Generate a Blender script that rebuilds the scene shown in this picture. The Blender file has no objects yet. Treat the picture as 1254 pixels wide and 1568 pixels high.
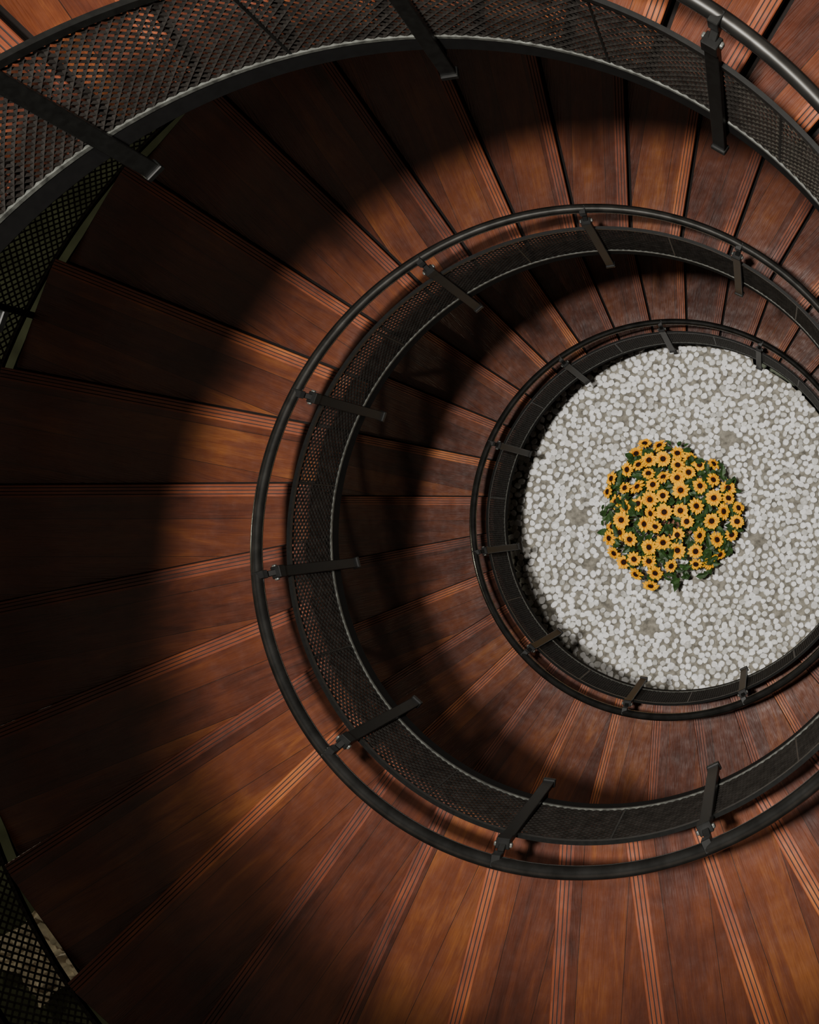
import bpy, math, numpy as np, random
from mathutils import Matrix, Vector
D=math.radians
rng=np.random.default_rng(7); random.seed(7)
# ------------------------------------------------------------------ survey of the stair (least-squares reconstruction)
rail1=[(1050,485),(930,515),(860,560),(790,626),(745,692),(719,790),(731,870),(766,960),(836,1046),(920,1091),(1020,1102),(1130,1078),(1200,1030),(1150,505),(1210,558)]
rail2=[(900,316),(550,480),(700,365),(450,620),(398,780),(396,880),(402,950),(440,1060),(530,1185),(640,1270),(760,1325),(860,1335),(1000,1325),(1100,1290),(1200,1225),(1060,340),(1150,385),(1225,450)]
rail3=[(1075,10),(1150,55),(1230,115)]
low1=[(772,800),(800,690),(850,610),(920,555),(990,528),(785,880),(830,960),(900,1025),(980,1052),(1060,1053),(1140,1035)]
low2=[(570,625),(530,720),(515,800),(512,880),(530,970),(580,1080),(640,1140),(700,1180),(800,1222),(900,1240),(1000,1235),(1080,1215),(1200,1130),(1254,1080),(700,447),(780,400),(640,510),(870,375),(1100,415),(1180,465)]
low3=[(0,335),(100,250),(175,195),(300,140),(450,95),(620,72),(780,75),(900,92),(1000,122),(1065,150),(1120,180),(1254,272)]
outer=[(150,268),(55,435),(0,610),(45,1365),(150,1500)]
pt={0:(1160,535),1:(1015,507),2:(865,570),3:(760,690),4:(740,850),5:(820,1000),6:(962,1080),7:(1140,1050),
11:(1120,408),12:(905,335),13:(672,405),14:(508,600),15:(425,880),16:(515,1140),17:(757,1290),18:(1088,1275)}
pf={2:(888,592),3:(805,700),4:(795,840),5:(858,972),6:(985,1042),7:(1145,1015),
11:(1133,450),12:(940,400),13:(742,460),14:(600,622),15:(550,855),16:(625,1078),17:(835,1195),18:(1110,1180),23:(690,130),24:(235,250)}
def rot(a,b,g):
    ca,sa,cb,sb,cg,sg=math.cos(a),math.sin(a),math.cos(b),math.sin(b),math.cos(g),math.sin(g)
    X=np.array([[1,0,0],[0,ca,-sa],[0,sa,ca]]);Y=np.array([[cb,0,sb],[0,1,0],[-sb,0,cb]]);Z=np.array([[cg,-sg,0],[sg,cg,0],[0,0,1]])
    return Z@Y@X
names='cx cy cz a b g f ppx ppy th0 del rp rf hp hf rl hl Ro P'.split()+['r%d'%i for i in range(11)]+['z%d'%i for i in range(11)]
N=len(names); ix={n:i for i,n in enumerate(names)}
def bsp(co,th):
    x=(np.clip(np.asarray(th,float),D(-60),D(1130))-D(-60))/D(120)
    i=np.floor(x).astype(int); t=x-i; out=0
    w=[(1-t)**3/6,(3*t**3-6*t**2+4)/6,(-3*t**3+3*t**2+3*t+1)/6,t**3/6]
    for k in range(4): out=out+w[k]*co[np.clip(i-1+k,0,10)]
    return out
def zz(p,th): return p[18]*np.asarray(th)/(2*math.pi)+bsp(p[30:41],th)
def proj(p,X):
    M=rot(p[3],p[4],p[5]); c=(X-np.array(p[:3]))@M
    d=np.maximum(-c[:,2],0.02); f=p[6]*1000
    return np.stack([627+p[7]*100+f*c[:,0]/d,784+p[8]*100-f*c[:,1]/d],1)
def hel(p,th,r,off):
    th=np.asarray(th,float); z=zz(p,th); r=r*bsp(p[19:30],th)
    return np.stack([r*np.cos(th),r*np.sin(th),z+off],1)
def cres(p,pts,r,off,t0,t1):
    th=np.arange(D(t0),D(t1),D(2)); q=proj(p,hel(p,th,r,off)); out=[]
    for pp in pts:
        d=q-np.array(pp); i=int(np.argmin((d**2).sum(1))); i=min(max(i,1),len(q)-2)
        t=q[i+1]-q[i-1]; t=t/(np.linalg.norm(t)+1e-9)
        out.append(t[0]*(-d[i][1])-t[1]*(-d[i][0]))
    return out
def resid(p):
    L=[]; rl,hl=p[15],p[16]
    L+=cres(p,rail1,1,0,-20,340)+cres(p,rail2,1,0,340,700)+cres(p,rail3,1,0,700,950)
    L+=cres(p,low1,rl,-hl,-20,340)+cres(p,low2,rl,-hl,340,700)+cres(p,low3,rl,-hl,700,950)
    L+=[0.6*v for v in cres(p,outer,p[17],-hl,430,680)]
    for dct,off,rr in ((pt,-p[13],p[11]),(pf,-p[14],p[12])):
        ks=sorted(dct); th=np.array([p[9]+k*p[10] for k in ks]); q=proj(p,hel(p,th,rr,off))
        L+=list(((q-np.array([dct[k] for k in ks]))*0.6).ravel())
    rk=p[19:30]; zk=p[30:41]
    L+=[20*(p[6]-1.3),3*(p[7]-5),3*p[8],20*(p[11]-1),20*(p[12]-1),20*(p[15]-1)]
    L+=list(40*(rk-1))+list(90*np.diff(rk,2))+list(30*zk)+list(60*np.diff(zk,2))
    r=np.array(L)
    return np.sign(r)*np.where(np.abs(r)<12,np.abs(r),12*np.sqrt(np.maximum(2*np.abs(r)/12-1,0)))
p=np.zeros(N); p[:19]=[.8231,.0562,6.1589,.1006,-.0205,.23,1.4883,6.6687,-1.3855,1.375,.5717,.9669,.9092,.0531,.4727,.9407,.3787,2.1574,1.7904]; p[19:30]=1+0.0464*1.79*(np.arange(11)*120-60)/360; 
r=resid(p); c=(r**2).sum(); lam=1e-2
for _ in range(40):
    J=np.stack([(resid(p+1e-5*e)-r)/1e-5 for e in np.eye(N)],1); A=J.T@J; gv=J.T@r; ok=False
    for _k in range(8):
        dp=-np.linalg.solve(A+lam*np.diag(np.diag(A)+1e-3),gv); rr=resid(p+dp); cc=(rr**2).sum()
        if cc<c:
            done=(c-cc)<1e-4*c; p,r,c=p+dp,rr,cc; lam=max(lam*.3,1e-7); ok=True; break
        lam*=3
    if not ok or done: break
S=2.4
P_=dict(zip(names,p)); rl,hl,Ro,hp,hf,rp,rf=[P_[n] for n in ('rl','hl','Ro','hp','hf','rp','rf')]
def H(th,r,off): return hel(p,np.atleast_1d(th),r,off)*S      # metres
def Z(th): return float(zz(p,th))*S
def RR(th): return float(bsp(p[19:30],th))*S
T0,T1=D(-40),D(1095); dT=P_['del']/3; thn=P_['th0']+dT*0.5
# ------------------------------------------------------------------ materials
def newmat(n):
    m=bpy.data.materials.new(n); m.use_nodes=True; return m,m.node_tree.nodes,m.node_tree.links,m.node_tree.nodes['Principled BSDF']
def simple(n,c,rough=.5,metal=0,noise=0.3,scale=20,bump=0,spec=.5):
    m,N_,L,b=newmat(n); tc=N_.new('ShaderNodeTexCoord'); nz=N_.new('ShaderNodeTexNoise'); nz.inputs['Scale'].default_value=scale; nz.inputs['Detail'].default_value=3
    L.new(tc.outputs['Object'],nz.inputs['Vector']); r_=N_.new('ShaderNodeValToRGB'); L.new(nz.outputs['Fac'],r_.inputs['Fac'])
    r_.color_ramp.elements[0].position=.3; r_.color_ramp.elements[1].position=.7
    r_.color_ramp.elements[0].color=(*[x*(1-noise) for x in c],1); r_.color_ramp.elements[1].color=(*[min(1,x*(1+noise)) for x in c],1)
    L.new(r_.outputs['Color'],b.inputs['Base Color']); b.inputs['Roughness'].default_value=rough; b.inputs['Metallic'].default_value=metal; b.inputs['Specular IOR Level'].default_value=spec
    if bump:
        bp=N_.new('ShaderNodeBump'); bp.inputs['Strength'].default_value=bump; bp.inputs['Distance'].default_value=.02; L.new(nz.outputs['Fac'],bp.inputs['Height']); L.new(bp.outputs['Normal'],b.inputs['Normal'])
    return m
def wood(name='varnished_hardwood',gain=.25,rough=(.30,.46),coat=.4):
    m,N_,L,b=newmat(name)
    uv=N_.new('ShaderNodeUVMap'); uv.uv_map='UVMap'; sep=N_.new('ShaderNodeSeparateXYZ'); L.new(uv.outputs['UV'],sep.inputs[0])
    def M(op,a,bv=None,c=None):
        n=N_.new('ShaderNodeMath'); n.operation=op
        for i,v in enumerate((a,bv,c)):
            if v is None: continue
            if isinstance(v,(int,float)): n.inputs[i].default_value=v
            else: L.new(v,n.inputs[i])
        return n.outputs[0]
    u,v=sep.outputs[0],sep.outputs[1]
    tid=M('FLOOR',M('DIVIDE',u,7)); pid=M('FLOOR',M('DIVIDE',v,.31)); idv=M('ADD',M('MULTIPLY',tid,3.7),M('MULTIPLY',pid,1.31))
    wn=N_.new('ShaderNodeTexWhiteNoise'); wn.noise_dimensions='1D'; L.new(idv,wn.inputs['W'])
    cmb=N_.new('ShaderNodeCombineXYZ'); L.new(M('MULTIPLY',u,.8),cmb.inputs[0]); L.new(M('MULTIPLY',v,5),cmb.inputs[1]); L.new(M('MULTIPLY',wn.outputs['Value'],40),cmb.inputs[2])
    n1=N_.new('ShaderNodeTexNoise'); n1.inputs['Scale'].default_value=1.5; n1.inputs['Detail'].default_value=4; n1.inputs['Roughness'].default_value=.6; n1.inputs['Distortion'].default_value=1.2; L.new(cmb.outputs[0],n1.inputs['Vector'])
    cmb2=N_.new('ShaderNodeCombineXYZ'); L.new(M('MULTIPLY',u,3),cmb2.inputs[0]); L.new(M('MULTIPLY',v,70),cmb2.inputs[1]); L.new(idv,cmb2.inputs[2])
    n2=N_.new('ShaderNodeTexNoise'); n2.inputs['Scale'].default_value=1.5; n2.inputs['Detail'].default_value=2; L.new(cmb2.outputs[0],n2.inputs['Vector'])
    n3=N_.new('ShaderNodeTexNoise'); n3.inputs['Scale'].default_value=1.6; n3.inputs['Detail'].default_value=3; L.new(uv.outputs['UV'],n3.inputs['Vector'])
    f=M('ADD',M('MULTIPLY',n1.outputs['Fac'],.44),M('MULTIPLY',n2.outputs['Fac'],.12)); f=M('ADD',f,M('MULTIPLY',wn.outputs['Value'],.18)); f=M('ADD',f,M('MULTIPLY',n3.outputs['Fac'],.34))
    rp_=N_.new('ShaderNodeValToRGB'); L.new(f,rp_.inputs['Fac']); e=rp_.color_ramp.elements
    C=lambda r_,g_,b_: (r_*gain,g_*gain,b_*gain,1)
    e[0].position=.37; e[0].color=C(.085,.022,.012); e[1].position=.76; e[1].color=C(.54,.180,.044)
    x=e.new(.49); x.color=C(.18,.046,.021); x=e.new(.61); x.color=C(.29,.078,.027)
    fr=M('FRACT',M('DIVIDE',v,.31)); seam=M('LESS_THAN',fr,.012)
    mx=N_.new('ShaderNodeMix'); mx.data_type='RGBA'; L.new(seam,mx.inputs['Factor']); L.new(rp_.outputs['Color'],mx.inputs['A']); mx.inputs['B'].default_value=(.006,.003,.002,1)
    vo=N_.new('ShaderNodeTexNoise'); vo.inputs['Scale'].default_value=9; vo.inputs['Detail'].default_value=6; vo.inputs['Roughness'].default_value=.75; L.new(uv.outputs['UV'],vo.inputs['Vector'])
    du=N_.new('ShaderNodeValToRGB'); du.color_ramp.elements[0].position=.69; du.color_ramp.elements[1].position=.8; L.new(vo.outputs['Fac'],du.inputs['Fac'])
    mx2=N_.new('ShaderNodeMix'); mx2.data_type='RGBA'; L.new(M('MULTIPLY',du.outputs['Color'],.5),mx2.inputs['Factor']); L.new(mx.outputs['Result'],mx2.inputs['A']); mx2.inputs['B'].default_value=(.25,.17,.11,1)
    L.new(mx2.outputs['Result'],b.inputs['Base Color'])
    ro=N_.new('ShaderNodeMapRange'); L.new(vo.outputs['Fac'],ro.inputs[0]); ro.inputs[1].default_value=.3; ro.inputs[2].default_value=.7; ro.inputs[3].default_value=rough[0]; ro.inputs[4].default_value=rough[1]; L.new(ro.outputs[0],b.inputs['Roughness'])
    b.inputs['Coat Weight'].default_value=coat; b.inputs['Coat Roughness'].default_value=.30; b.inputs['Specular IOR Level'].default_value=.4
    bp=N_.new('ShaderNodeBump'); bp.inputs['Strength'].default_value=.45; bp.inputs['Distance'].default_value=.013; L.new(M('ADD',n2.outputs['Fac'],M('MULTIPLY',n3.outputs['Fac'],5)),bp.inputs['Height']); L.new(bp.outputs['Normal'],b.inputs['Normal']); L.new(bp.outputs['Normal'],b.inputs['Coat Normal'])
    return m
WOOD=wood(); WORN=wood('worn_nosing_wood',.56,(.35,.55),.3); GROOVE=simple('groove_shade_paint',(.012,.005,.0035),.8); EDGE=simple('edge_shade_paint',(.003,.0015,.001),.8,spec=.2)  # GROOVE and EDGE: shade of nosing grooves and step joints painted as dark colour
BLACK=simple('black_painted_steel',(.0022,.0024,.0022),.4,.0,.4,30,spec=.3)
RAIL=simple('polished_dark_steel',(.10,.10,.095),.22,.95,.3,8)
MESHM=simple('expanded_steel',(.010,.009,.008),.35,.2,.4,15)
BARM=simple('worn_steel_bar',(.045,.048,.043),.5,.3,.6,25)
SOFF=simple('dark_soffit',(.002,.002,.002),.8,spec=.1)
# ------------------------------------------------------------------ mesh helpers
def link(o,parent=None):
    bpy.context.collection.objects.link(o)
    if parent: o.parent=parent
    return o
def empty(n):
    o=bpy.data.objects.new(n,None); bpy.context.collection.objects.link(o); return o
def mk(name,V,F,mats,parent=None,mi=None,smooth=False,uv=None):
    V=np.asarray(V,np.float32); me=bpy.data.meshes.new(name)
    if isinstance(F,np.ndarray):
        n,k=F.shape; me.vertices.add(len(V)); me.vertices.foreach_set('co',V.ravel()); me.loops.add(n*k); me.loops.foreach_set('vertex_index',F.astype(np.int32).ravel())
        me.polygons.add(n); me.polygons.foreach_set('loop_start',np.arange(0,n*k,k,dtype=np.int32)); me.polygons.foreach_set('loop_total',np.full(n,k,np.int32)); me.update(calc_edges=True)
    else: me.from_pydata([tuple(map(float,v)) for v in V],[],F)
    for m in (mats if isinstance(mats,list) else [mats]): me.materials.append(m)
    if mi is not None: me.polygons.foreach_set('material_index',np.asarray(mi,np.int32))
    me.polygons.foreach_set('use_smooth',np.full(len(me.polygons),smooth))
    if uv is not None:
        l=me.uv_layers.new(name='UVMap'); idx=np.empty(len(me.loops),np.int32); me.loops.foreach_get('vertex_index',idx); l.data.foreach_set('uv',np.asarray(uv,np.float32)[idx].ravel())
    me.update(); return link(bpy.data.objects.new(name,me),parent)
def boxes(A,B,Nn,w,d,caps=True,ribbon=False):
    A,B,Nn=map(np.asarray,(A,B,Nn)); t=B-A; t=t/np.linalg.norm(t,axis=1,keepdims=True)
    s=np.cross(t,Nn); s/=np.linalg.norm(s,axis=1,keepdims=True); n=np.cross(s,t)
    if ribbon:
        V=np.stack([A-s*w/2,A+s*w/2,B+s*w/2,B-s*w/2],1).reshape(-1,3); return V,(np.arange(len(A))*4)[:,None]+np.arange(4)[None]
    V=[]
    for E in (A,B):
        for a,b in ((-1,-1),(1,-1),(1,1),(-1,1)): V.append(E+s*(a*w/2)+n*(b*d/2))
    V=np.stack(V,1).reshape(-1,3); base=(np.arange(len(A))*8)[:,None,None]
    f=[[0,1,5,4],[1,2,6,5],[2,3,7,6],[3,0,4,7]]+([[3,2,1,0],[4,5,6,7]] if caps else [])
    return V,(base+np.array(f)[None]).reshape(-1,4)
def merge(parts):
    V=[];F=[];o=0
    for v,f in parts: V.append(v);F.append(f+o);o+=len(v)
    return np.concatenate(V),np.concatenate(F)
def sweep(fn,ths,prof):
    base=fn(ths); rad=np.stack([np.cos(ths),np.sin(ths),0*ths],1); K=len(prof)
    V=np.stack([base+rad*a+np.array([0,0,b]) for a,b in prof],1).reshape(-1,3); n=len(ths)
    i=np.arange(n-1)[:,None]*K; k=np.arange(K)[None]; k2=(k+1)%K
    F=np.stack([i+k,i+k2,i+K+k2,i+K+k],2).reshape(-1,4)
    caps=np.array([[0,K//4,K//2,3*K//4],[(n-1)*K+3*K//4,(n-1)*K+K//2,(n-1)*K+K//4,(n-1)*K]])
    return V,np.concatenate([F,caps])
def circ(r,n=14): return [(r*math.cos(2*math.pi*i/n),r*math.sin(2*math.pi*i/n)) for i in range(n)]
def rect(w,h): return [(-w/2,-h/2),(w/2,-h/2),(w/2,h/2),(-w/2,h/2)]
TH=np.arange(T0,T1,D(1.5))
# ------------------------------------------------------------------ staircase
stair=empty('spiral_staircase')
V=[];F=[];UV=[];MI=[]; Vr=[];Fr=[];UVr=[]
n0=int(math.ceil((T0-thn)/dT)); n1=int((T1-thn)/dT)
g=.006
prof=[(0,-.05),(0,-.006),(.005,0)]; x=.020
for i in range(3):
    prof+=[(x,0),(x+.001,-g),(x+.007,-g),(x+.008,0)]; x+=.030
prof.append((x-.004,0))
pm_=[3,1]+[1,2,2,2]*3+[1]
rise=Z(thn+dT)-Z(thn)
def tz(k): return Z(thn+(k+.5)*dT)-hl*S
for k in range(n0,n1):
    a=thn+k*dT; b=a+dT; d=np.array([math.cos(a),math.sin(a)]); q=np.array([-d[1],d[0]])
    ri=RR(a)*rl+.015; ro=RR(a)*Ro; z=tz(k); vo=random.random()*.2; kk=k-n0; o=len(V); uo=7*kk+1
    ov=.02
    for s,h in prof:
        for r_ in (ri,ro):
            V.append((*(d*r_+q*(s-ov)),z+h)); UV.append((uo+r_-ri,s+vo))
    d2=np.array([math.cos(b),math.sin(b)]); q2=np.array([-d2[1],d2[0]])
    ri2=RR(b)*rl+.015; ro2=RR(b)*Ro
    for off,h in ((-.042,0),(.03,0),(.03,-.05)):
        for r_ in (ri2,ro2):
            pnt=d2*r_+q2*off; V.append((*pnt,z+h)); UV.append((uo+r_-ri,float(pnt@q)+vo))
    m=len(prof)+3; mm=pm_+[0,3,3,0]  # EDGE on the back strip paints the shade below the next riser
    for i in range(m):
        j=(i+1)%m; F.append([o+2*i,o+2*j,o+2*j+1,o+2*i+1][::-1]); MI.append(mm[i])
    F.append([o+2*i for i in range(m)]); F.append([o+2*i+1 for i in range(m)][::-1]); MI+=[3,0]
    o=len(Vr)
    for s in (.012,.034):
        for h in (-.05,-rise-.002):
            for r_ in (ri,ro): Vr.append((*(d*r_+q*(s-ov+.012)),z+h)); UVr.append((uo+r_,h+.1))
    Fr+= [[o,o+1,o+3,o+2],[o+4,o+6,o+7,o+5],[o,o+4,o+5,o+1],[o+2,o+3,o+7,o+6],[o,o+2,o+6,o+4],[o+1,o+5,o+7,o+3]]
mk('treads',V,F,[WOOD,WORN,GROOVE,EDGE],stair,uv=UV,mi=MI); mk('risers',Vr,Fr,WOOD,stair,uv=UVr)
inner=lambda th: H(th,rl,-hl)
def outerp(th): return H(th,Ro,-hl)
parts=[sweep(lambda t:inner(t)+np.array([0,0,-.055]),TH,rect(.014,.11))]
parts+=[sweep(lambda t:outerp(t)+np.array([0,0,-.16]),TH,rect(.02,.20))]
v,f=merge(parts); mk('stringers',v,f,SOFF,stair)
i_=inner(TH)+[0,0,-.12]; o_=outerp(TH)+[0,0,-.22]; n=len(TH); V=np.concatenate([i_,o_]); a=np.arange(n-1)
mk('soffit',V,np.stack([a,a+1,a+1+n,a+n],1),SOFF,stair)
# ------------------------------------------------------------------ inner railing
rail=empty('inner_railing')
v,f=sweep(lambda t:H(t,1,0),TH,circ(.042,18)); mk('handrail',v,f,RAIL,rail,smooth=True)
mt=.33*hl; rt=rl+.012
v,f=sweep(lambda t:H(t,rt,-mt),TH,rect(.026,.035)); mk('top_bar',v,f,BLACK,rail)
v,f=sweep(lambda t:H(t,rl,-hl)+np.array([0,0,.010]),TH,rect(.018,.020)); mk('bottom_bar',v,f,BARM,rail)
def lattice(rt_,zt,rb,zb,a0,a1,pitch,rows,w,d,Rm):
    cols=int((a1-a0)*Rm/pitch); da=(a1-a0)/cols
    def node(c,j):
        th=a0+c*da; fr=j/rows; sc=bsp(p[19:30],th)*S; rr=(rt_*(1-fr)+rb*fr)*sc
        z=(zz(p,th)-(zt*(1-fr)+zb*fr))*S
        return np.stack([rr*np.cos(th),rr*np.sin(th),z],-1)
    A=[];B=[]
    c=np.arange(cols,dtype=float)
    for j in range(rows):
        s=.5*(j%2)
        A.append(node(c+s,j)); B.append(node(c+s+.5,j+1)); A.append(node(c+s,j)); B.append(node(c+s-.5,j+1))
    A=np.concatenate(A);B=np.concatenate(B); nr=-A.copy(); nr[:,2]=np.linalg.norm(nr[:,:2],axis=1)*1.0
    return boxes(A,B,nr,w,d,False,True)
v,f=lattice(rt,mt,rl,hl,T0,T1,.052,25,.0132,.003,2.25); mk('expanded_metal_mesh',v,f,MESHM,rail)
ks=[{22:21.8,24:24.22}.get(int(k),k) for k in np.arange(-3,34) if T0<P_['th0']+k*P_['del']<T1]
parts=[];cl=[]
for k in ks:
    t=P_['th0']+k*P_['del']; top=H(t,rp,-hp)[0]; ft=H(t,rf,-hf)[0]; er=np.array([math.cos(t),math.sin(t),0]); et=np.array([-math.sin(t),math.cos(t),0]); rr=H(t,1,0)[0]
    up=(top-ft)/np.linalg.norm(top-ft)
    parts.append(boxes([ft],[top],[er],.082,.035)); parts.append(boxes([ft+er*.03],[top-up*.06+er*.03],[er],.014,.07))
    parts.append(boxes([ft-up*.0],[ft+up*.03],[er],.095,.06))
    parts.append(boxes([top-up*.05],[top+up*.02],[er],.09,.07))
    parts.append(boxes([top],[rr-np.array([0,0,.03])],[et],.03,.045))
    parts.append(boxes([rr-et*.03-er*.02],[rr+et*.03-er*.02],[er],.07,.08)); cl.append(boxes([top-et*.06+er*.01],[top+et*.06+er*.01],[er],.03,.03))
    g_=ft+er*.03+up*.1; parts.append(boxes([g_],[g_+er*.12],[np.array([0,0,1.])],.05,.02))
    t2=t+P_['del']/2; m_=H(t2,rt,-mt)[0]; b_=H(t2,rl,-hl)[0]; e2=np.array([math.cos(t2),math.sin(t2),0]); parts.append(boxes([m_],[b_],[e2],.018,.010))
v,f=merge(parts); o=mk('posts',v,f,BLACK,rail); bv=o.modifiers.new('b','BEVEL'); bv.width=.004; bv.segments=1
v,f=merge(cl); o=mk('clamps',v,f,BARM,rail); bv=o.modifiers.new('b','BEVEL'); bv.width=.008; bv.segments=2
# ------------------------------------------------------------------ outer railing
orail=empty('outer_railing'); TO=np.arange(T0,D(1000),D(2))
v,f=sweep(lambda t:H(t,Ro+.03,0),TO,circ(.04,12)); mk('handrail',v,f,RAIL,orail,smooth=True)
v,f=merge([sweep(lambda t:H(t,Ro+.015,-mt),TO,rect(.03,.035)),sweep(lambda t:H(t,Ro+.015,-hl*.97),TO,rect(.03,.03))]); mk('bars',v,f,BLACK,orail)
v,f=lattice(Ro+.015,mt,Ro+.015,hl*.97,D(380),D(740),.07,16,.014,.004,5.3); mk('expanded_metal_mesh',v,f,BARM,orail)
parts=[]
for k in ks:
    t=P_['th0']+k*P_['del']
    if t>D(1000): continue
    a=H(t,Ro+.012,-.0)[0]; b=H(t,Ro+.012,-hf)[0]; parts.append(boxes([b],[a],[np.array([math.cos(t),math.sin(t),0])],.06,.05))
v,f=merge(parts); mk('posts',v,f,BLACK,orail)
# ------------------------------------------------------------------ ground
zfl=Z(D(-38))-hl*S; zg=Z(D(48))-hl*S
def disc(name,r0,r1,z,mat,n=96,th=.12):
    V=[];F=[]
    for i in range(n):
        a=2*math.pi*i/n
        for r_,zz_ in ((r0,z),(r1,z),(r1,z-th),(r0,z-th)): V.append((r_*math.cos(a),r_*math.sin(a),zz_))
    for i in range(n):
        j=(i+1)%n
        for k in range(4): F.append([4*i+k,4*i+(k+1)%4,4*j+(k+1)%4,4*j+k][::-1])
    return mk(name,V,F,mat)
floor=disc('floor',1.0,16.0,zfl-.02,simple('dark_green_concrete_floor',(.085,.105,.065),.6,0,.4,1.5,.2))
wall=disc('wall_round',16.0,16.2,zfl+15,simple('dark_plaster',(.08,.07,.055),.8,0,.3,2),th=15)
gm=simple('grey_gravel_soil',(.19,.18,.15),.9,0,.5,14,.8)
def Rb(a):
    dg=math.degrees(a)%360
    t_in=min(RR(D(0)),RR(D(60)))*rl-.03
    if dg<82: return t_in
    if dg<92: return t_in+(3.15-t_in)*(dg-82)/10
    if dg<330: return 3.15
    if dg<338: return 3.15-(3.15-t_in)*(dg-330)/8
    return t_in
nb=180; Vb=[(0,0,zg-.05)]+[(Rb(2*math.pi*i/nb)*math.cos(2*math.pi*i/nb),Rb(2*math.pi*i/nb)*math.sin(2*math.pi*i/nb),zg-.05) for i in range(nb)]
Vb+=[(x_,y_,zfl-.01) for x_,y_,_z in Vb[1:]]
bed=mk('pebble_garden_bed',Vb,[[0,i+1,(i+1)%nb+1] for i in range(nb)]+[[i+1,i+1+nb,(i+1)%nb+1+nb,(i+1)%nb+1] for i in range(nb)],gm)
def ico(sub):
    import bmesh
    bm=bmesh.new(); bmesh.ops.create_icosphere(bm,subdivisions=sub,radius=1); bm.verts.ensure_lookup_table()
    v=np.array([x.co[:] for x in bm.verts]); f=np.array([[x.index for x in q.verts] for q in bm.faces]); bm.free(); return v,f
iv,fi=ico(2)
def unproj(u,v_,z):
    M=rot(p[3],p[4],p[5]); d=M@np.array([(u-627-p[7]*100)/(p[6]*1000),-(v_-784-p[8]*100)/(p[6]*1000),-1]); C=np.array(p[:3])*S; return C+d*((z-C[2])/d[2])
bare=[(unproj(885,790,zg),.22),(unproj(903,862,zg),.17),(unproj(1115,670,zg),.23),(unproj(1160,828,zg),.2),(unproj(995,960,zg),.22),(unproj(955,640,zg),.13),(unproj(930,925,zg),.15),(unproj(1100,895,zg),.12),(unproj(1080,615,zg),.11),(unproj(1195,940,zg),.12),(unproj(845,935,zg),.09),(unproj(1010,620,zg),.09)]
zf=zg+.55; cb=unproj(1026,785,zf)
pts=[]; cell=.082; grid={}
for _ in range(150000):
    a=rng.uniform(0,2*math.pi); r_=3.12*math.sqrt(rng.uniform(0,1))
    if r_>Rb(a)-.02: continue
    x,y=r_*math.cos(a),r_*math.sin(a)
    if (x-cb[0])**2+(y-cb[1])**2<.4**2: continue
    gx,gy=int(x//cell),int(y//cell); ok=True
    for i in (-1,0,1):
        for j in (-1,0,1):
            for q in grid.get((gx+i,gy+j),()):
                if (q[0]-x)**2+(q[1]-y)**2<cell*cell: ok=False
    if not ok: continue
    if any((x-c_[0])**2+((y-c_[1])*1.25)**2<(rad*.8)**2 or ((x-c_[0])**2+((y-c_[1])*1.25)**2<(rad*1.1)**2 and rng.random()<.03) for c_,rad in bare): continue
    grid.setdefault((gx,gy),[]).append((x,y)); pts.append((x,y))
V=[];F=[];mi=[];o=0
for x,y in pts:
    s=rng.uniform(.043,.055); sc=np.array([s*rng.uniform(.92,1.15),s*rng.uniform(.82,1.05),s*.6])
    vv=iv*(1+.16*np.sin(iv@rng.normal(size=3)*2.3+rng.uniform(0,6))[:,None])
    vv=np.sign(vv)*np.abs(vv)**.85; vv[:,2]=np.minimum(vv[:,2],.7)
    a=rng.uniform(0,6.28); ca,sa=math.cos(a),math.sin(a); vv=vv*sc
    tl=rng.normal(0,.2); t2=rng.normal(0,.2); vv=np.stack([vv[:,0]*ca-vv[:,1]*sa,vv[:,0]*sa+vv[:,1]*ca,vv[:,2]+vv[:,0]*tl+vv[:,1]*t2],1)+[x,y,zg-.030+rng.uniform(0,.018)]
    V.append(vv);F.append(fi+o);o+=len(iv); mi.append(np.full(len(fi),rng.choice([0,0,0,0,1,1,2])))
pm=[simple('white_pebble',(.78,.79,.79),.5,0,.1,30),simple('offwhite_pebble',(.66,.665,.64),.55,0,.12,30),simple('grey_pebble',(.48,.48,.45),.6,0,.2,30)]
mk('white_pebbles',np.concatenate(V),np.concatenate(F),pm,bed,mi=np.concatenate(mi),smooth=False)
# ------------------------------------------------------------------ sunflowers
edge=unproj(1136,785,zf); RB=np.linalg.norm(edge[:2]-cb[:2])*.93
YEL=simple('yellow_petal',(.90,.44,.002),.75,0,.15,12,spec=.15); YE2=simple('orange_petal_base',(.72,.23,.001),.75,0,.2,12,spec=.15); BRN=simple('dark_flower_centre',(.02,.006,.003),.8,0,.4,60,.5,spec=.2); GRN=simple('leaf_green',(.024,.058,.014),.5,0,.5,10,spec=.3); POT=simple('terracotta_pot',(.2,.08,.04),.7)
heads=[]; tries=0
while tries<9000:
    tries+=1; a=rng.uniform(0,6.283); q=math.sqrt(rng.uniform(0,1)); lob=1+.10*math.sin(3*a+1)+.08*math.sin(7*a); x,y=q*RB*lob*math.cos(a),q*RB*lob*math.sin(a)
    if all((x-h[0])**2+(y-h[1])**2>h[3]**2 for h in heads): heads.append((x,y,q,rng.uniform(.155,.215)))
V=[];F=[];MI=[]
def add(vs,fs,m):
    o=len(V); V.extend([tuple(map(float,q)) for q in vs]); F.extend([[i+o for i in q] for q in fs]); MI.extend([m]*len(fs))
def frame(nrm,roll=0):
    z=np.array(nrm)/np.linalg.norm(nrm); x=np.cross([0,1,0.01],z); x/=np.linalg.norm(x); y=np.cross(z,x); c_,s_=math.cos(roll),math.sin(roll)
    return np.stack([x*c_+y*s_,-x*s_+y*c_,z],1)
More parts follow.
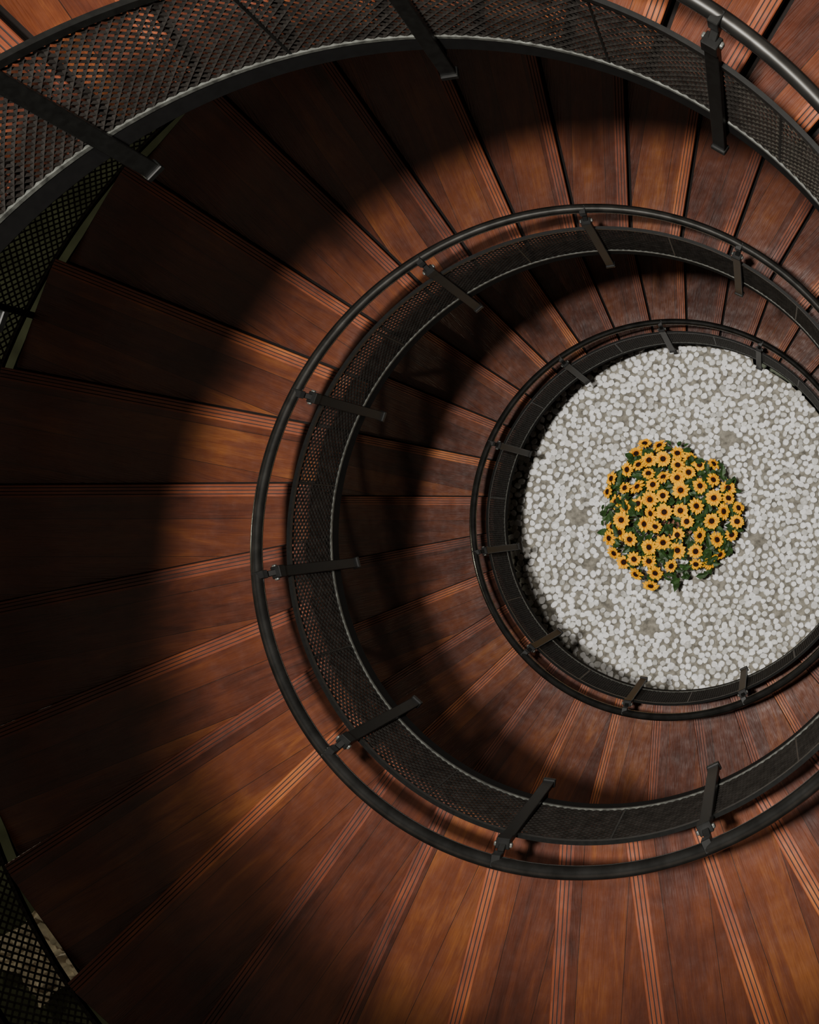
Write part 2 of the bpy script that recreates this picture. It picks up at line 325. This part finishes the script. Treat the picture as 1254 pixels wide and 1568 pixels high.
for x,y,q,_s in heads:
    zc=zf-.1+.5*math.sqrt(max(0,1-q*q*.95))+rng.uniform(-.12,.08); c0=np.array([cb[0]+x,cb[1]+y,zc])
    nrm=np.array([x/RB*.8+rng.normal(0,.28),y/RB*.8+rng.normal(0,.28),1]); Fm=frame(nrm,rng.uniform(0,6)); R_=rng.uniform(.110,.140)
    for lay in range(2):
        n_=11
        for i in range(n_):
            a=2*math.pi*(i+.5*lay)/n_+rng.normal(0,.06); L_=R_*(1-.12*lay)*rng.uniform(.88,1.08); w_=R_*.18; dr=rng.uniform(-.015,.02)+(.012*lay)
            loc=[(.03,-w_*.5,0.0),(.03,w_*.5,0.0),(L_*.5,w_,dr+.006),(L_*.5,0,dr-.004),(L_*.5,-w_,dr+.006),(L_*.82,w_*.75,dr*1.2),(L_*.82,-w_*.75,dr*1.2),(L_,0,dr*.6)]
            ca,sa=math.cos(a),math.sin(a); vs=[c0+Fm@np.array([lx*ca-ly*sa,lx*sa+ly*ca,lz]) for lx,ly,lz in loc]
            add(vs,[[0,3,2,1],[0,4,3]],1 if lay else 0); add(vs,[[2,3,7,5],[3,4,6,7]],0)
    rows=[(.042,.004),(.040,.018),(.029,.028),(.010,.024)]; vs=[];fs=[];n_=14
    for r_,h in rows:
        for i in range(n_): vs.append(c0+Fm@np.array([r_*math.cos(2*math.pi*i/n_),r_*math.sin(2*math.pi*i/n_),h]))
    for a in range(3):
        for i in range(n_): j=(i+1)%n_; fs.append([a*n_+i,a*n_+j,(a+1)*n_+j,(a+1)*n_+i])
    fs.append([3*n_+i for i in range(n_)]); add(vs,fs,2)
    b0=np.array([cb[0]+x*.25,cb[1]+y*.25,zg+.3]); ax=c0-b0; s1=np.cross(ax,[1,0,0]); s1/=np.linalg.norm(s1); s2=np.cross(ax,s1); s2/=np.linalg.norm(s2)
    vs=[b0+.008*(s1*math.cos(i*2.094)+s2*math.sin(i*2.094)) for i in range(3)]+[c0+.008*(s1*math.cos(i*2.094)+s2*math.sin(i*2.094))-Fm[:,2]*.005 for i in range(3)]
    add(vs,[[0,1,4,3],[1,2,5,4],[2,0,3,5]],3)
for _ in range(560):
    a=rng.uniform(0,6.283); q=math.sqrt(rng.uniform(0,1.05)); x,y=q*RB*math.cos(a),q*RB*math.sin(a)
    c0=np.array([cb[0]+x,cb[1]+y,zf-.19+.48*math.sqrt(max(0,1-q*q*.8))+rng.uniform(-.14,.02)]); Fm=frame([x/RB*.6+rng.normal(0,.4),y/RB*.6+rng.normal(0,.4),1],rng.uniform(0,6.28)); L_=rng.uniform(.12,.2); w_=L_*.27
    loc=[(0,0,0),(L_*.3,w_,.01),(L_*.3,0,-.008),(L_*.3,-w_,.01),(L_*.65,w_*.8,.008),(L_*.65,0,-.01),(L_*.65,-w_*.8,.008),(L_,0,-.03)]
    vs=[c0+Fm@np.array(l) for l in loc]; add(vs,[[0,2,1],[0,3,2],[1,2,5,4],[2,3,6,5],[4,5,7],[5,6,7]],3)
n_=28; vs=[];fs=[]; pr=[(.001,0),(.30,0),(.38,.30),(.42,.32),(.42,.37),(.38,.37),(.36,.31),(0.001,.31)]
for r_,h in pr:
    for i in range(n_): vs.append((cb[0]+r_*math.cos(2*math.pi*i/n_),cb[1]+r_*math.sin(2*math.pi*i/n_),zg-.045+h))
for a in range(len(pr)-1):
    for i in range(n_): j=(i+1)%n_; fs.append([a*n_+i,a*n_+j,(a+1)*n_+j,(a+1)*n_+i])
add(vs,fs,4)
mk('potted_sunflowers',V,F,[YEL,YE2,BRN,GRN,POT],mi=MI)
# ------------------------------------------------------------------ crumpled sheet lying on the floor outside the stair
cs=unproj(80,1455,zfl); nn=26; V=[];F=[]
for i in range(nn):
    for j in range(nn):
        x=(i/(nn-1)-.5); y=(j/(nn-1)-.5); e=1-.35*abs(math.sin(5*x+3*y)); V.append((cs[0]+x*1.5*e+y*.4,cs[1]+y*1.1*e-x*.5,zfl+.03+.16*abs(math.sin(9*x+4*math.sin(7*y)))+.1*abs(math.sin(13*y-6*x))+rng.uniform(0,.05)))
for i in range(nn-1):
    for j in range(nn-1): a=i*nn+j; F.append([a,a+1,a+nn+1,a+nn])
mk('crumpled_plastic_sheet',V,F,simple('dusty_plastic',(.6,.56,.45),.3,0,.4,6))
# ------------------------------------------------------------------ lights, camera
def light(n,loc,e,size,col,spot=None):
    l=bpy.data.lights.new(n,'SPOT' if spot else 'POINT'); l.energy=e; l.shadow_soft_size=size; l.color=col
    if spot: l.spot_size=D(spot[0]); l.spot_blend=spot[1]
    o=bpy.data.objects.new(n,l); o.location=loc; bpy.context.collection.objects.link(o)
light('pendant_spotlight',(0,0,6.7*S),9600,.26,(1,.94,.87),(70,1.0))
light('pendant_spotlight',(.1*S,.5*S,7.0*S),2400,.2,(1,.92,.82),(76,.9))
light('outer_fill_light',(-11,-2,5.5),420,.15,(1,.9,.65))  # added fill, no fixture; lifts the floor and mesh outside the stair
w=bpy.data.worlds.new('w'); bpy.context.scene.world=w; w.use_nodes=True; w.node_tree.nodes['Background'].inputs[0].default_value=(1,.76,.58,1); w.node_tree.nodes['Background'].inputs[1].default_value=.15
cam=bpy.data.cameras.new('camera'); co=bpy.data.objects.new('camera',cam); bpy.context.collection.objects.link(co)
M=rot(p[3],p[4],p[5]); co.matrix_world=Matrix.Translation(Vector(p[:3]*S))@Matrix([list(q) for q in M]).to_4x4()
cam.sensor_fit='HORIZONTAL'; cam.sensor_width=36; cam.lens=36*p[6]*1000/1254; cam.clip_start=.02; cam.clip_end=100
cam.shift_x=-p[7]*100/1254; cam.shift_y=p[8]*100/1254
bpy.context.scene.camera=co
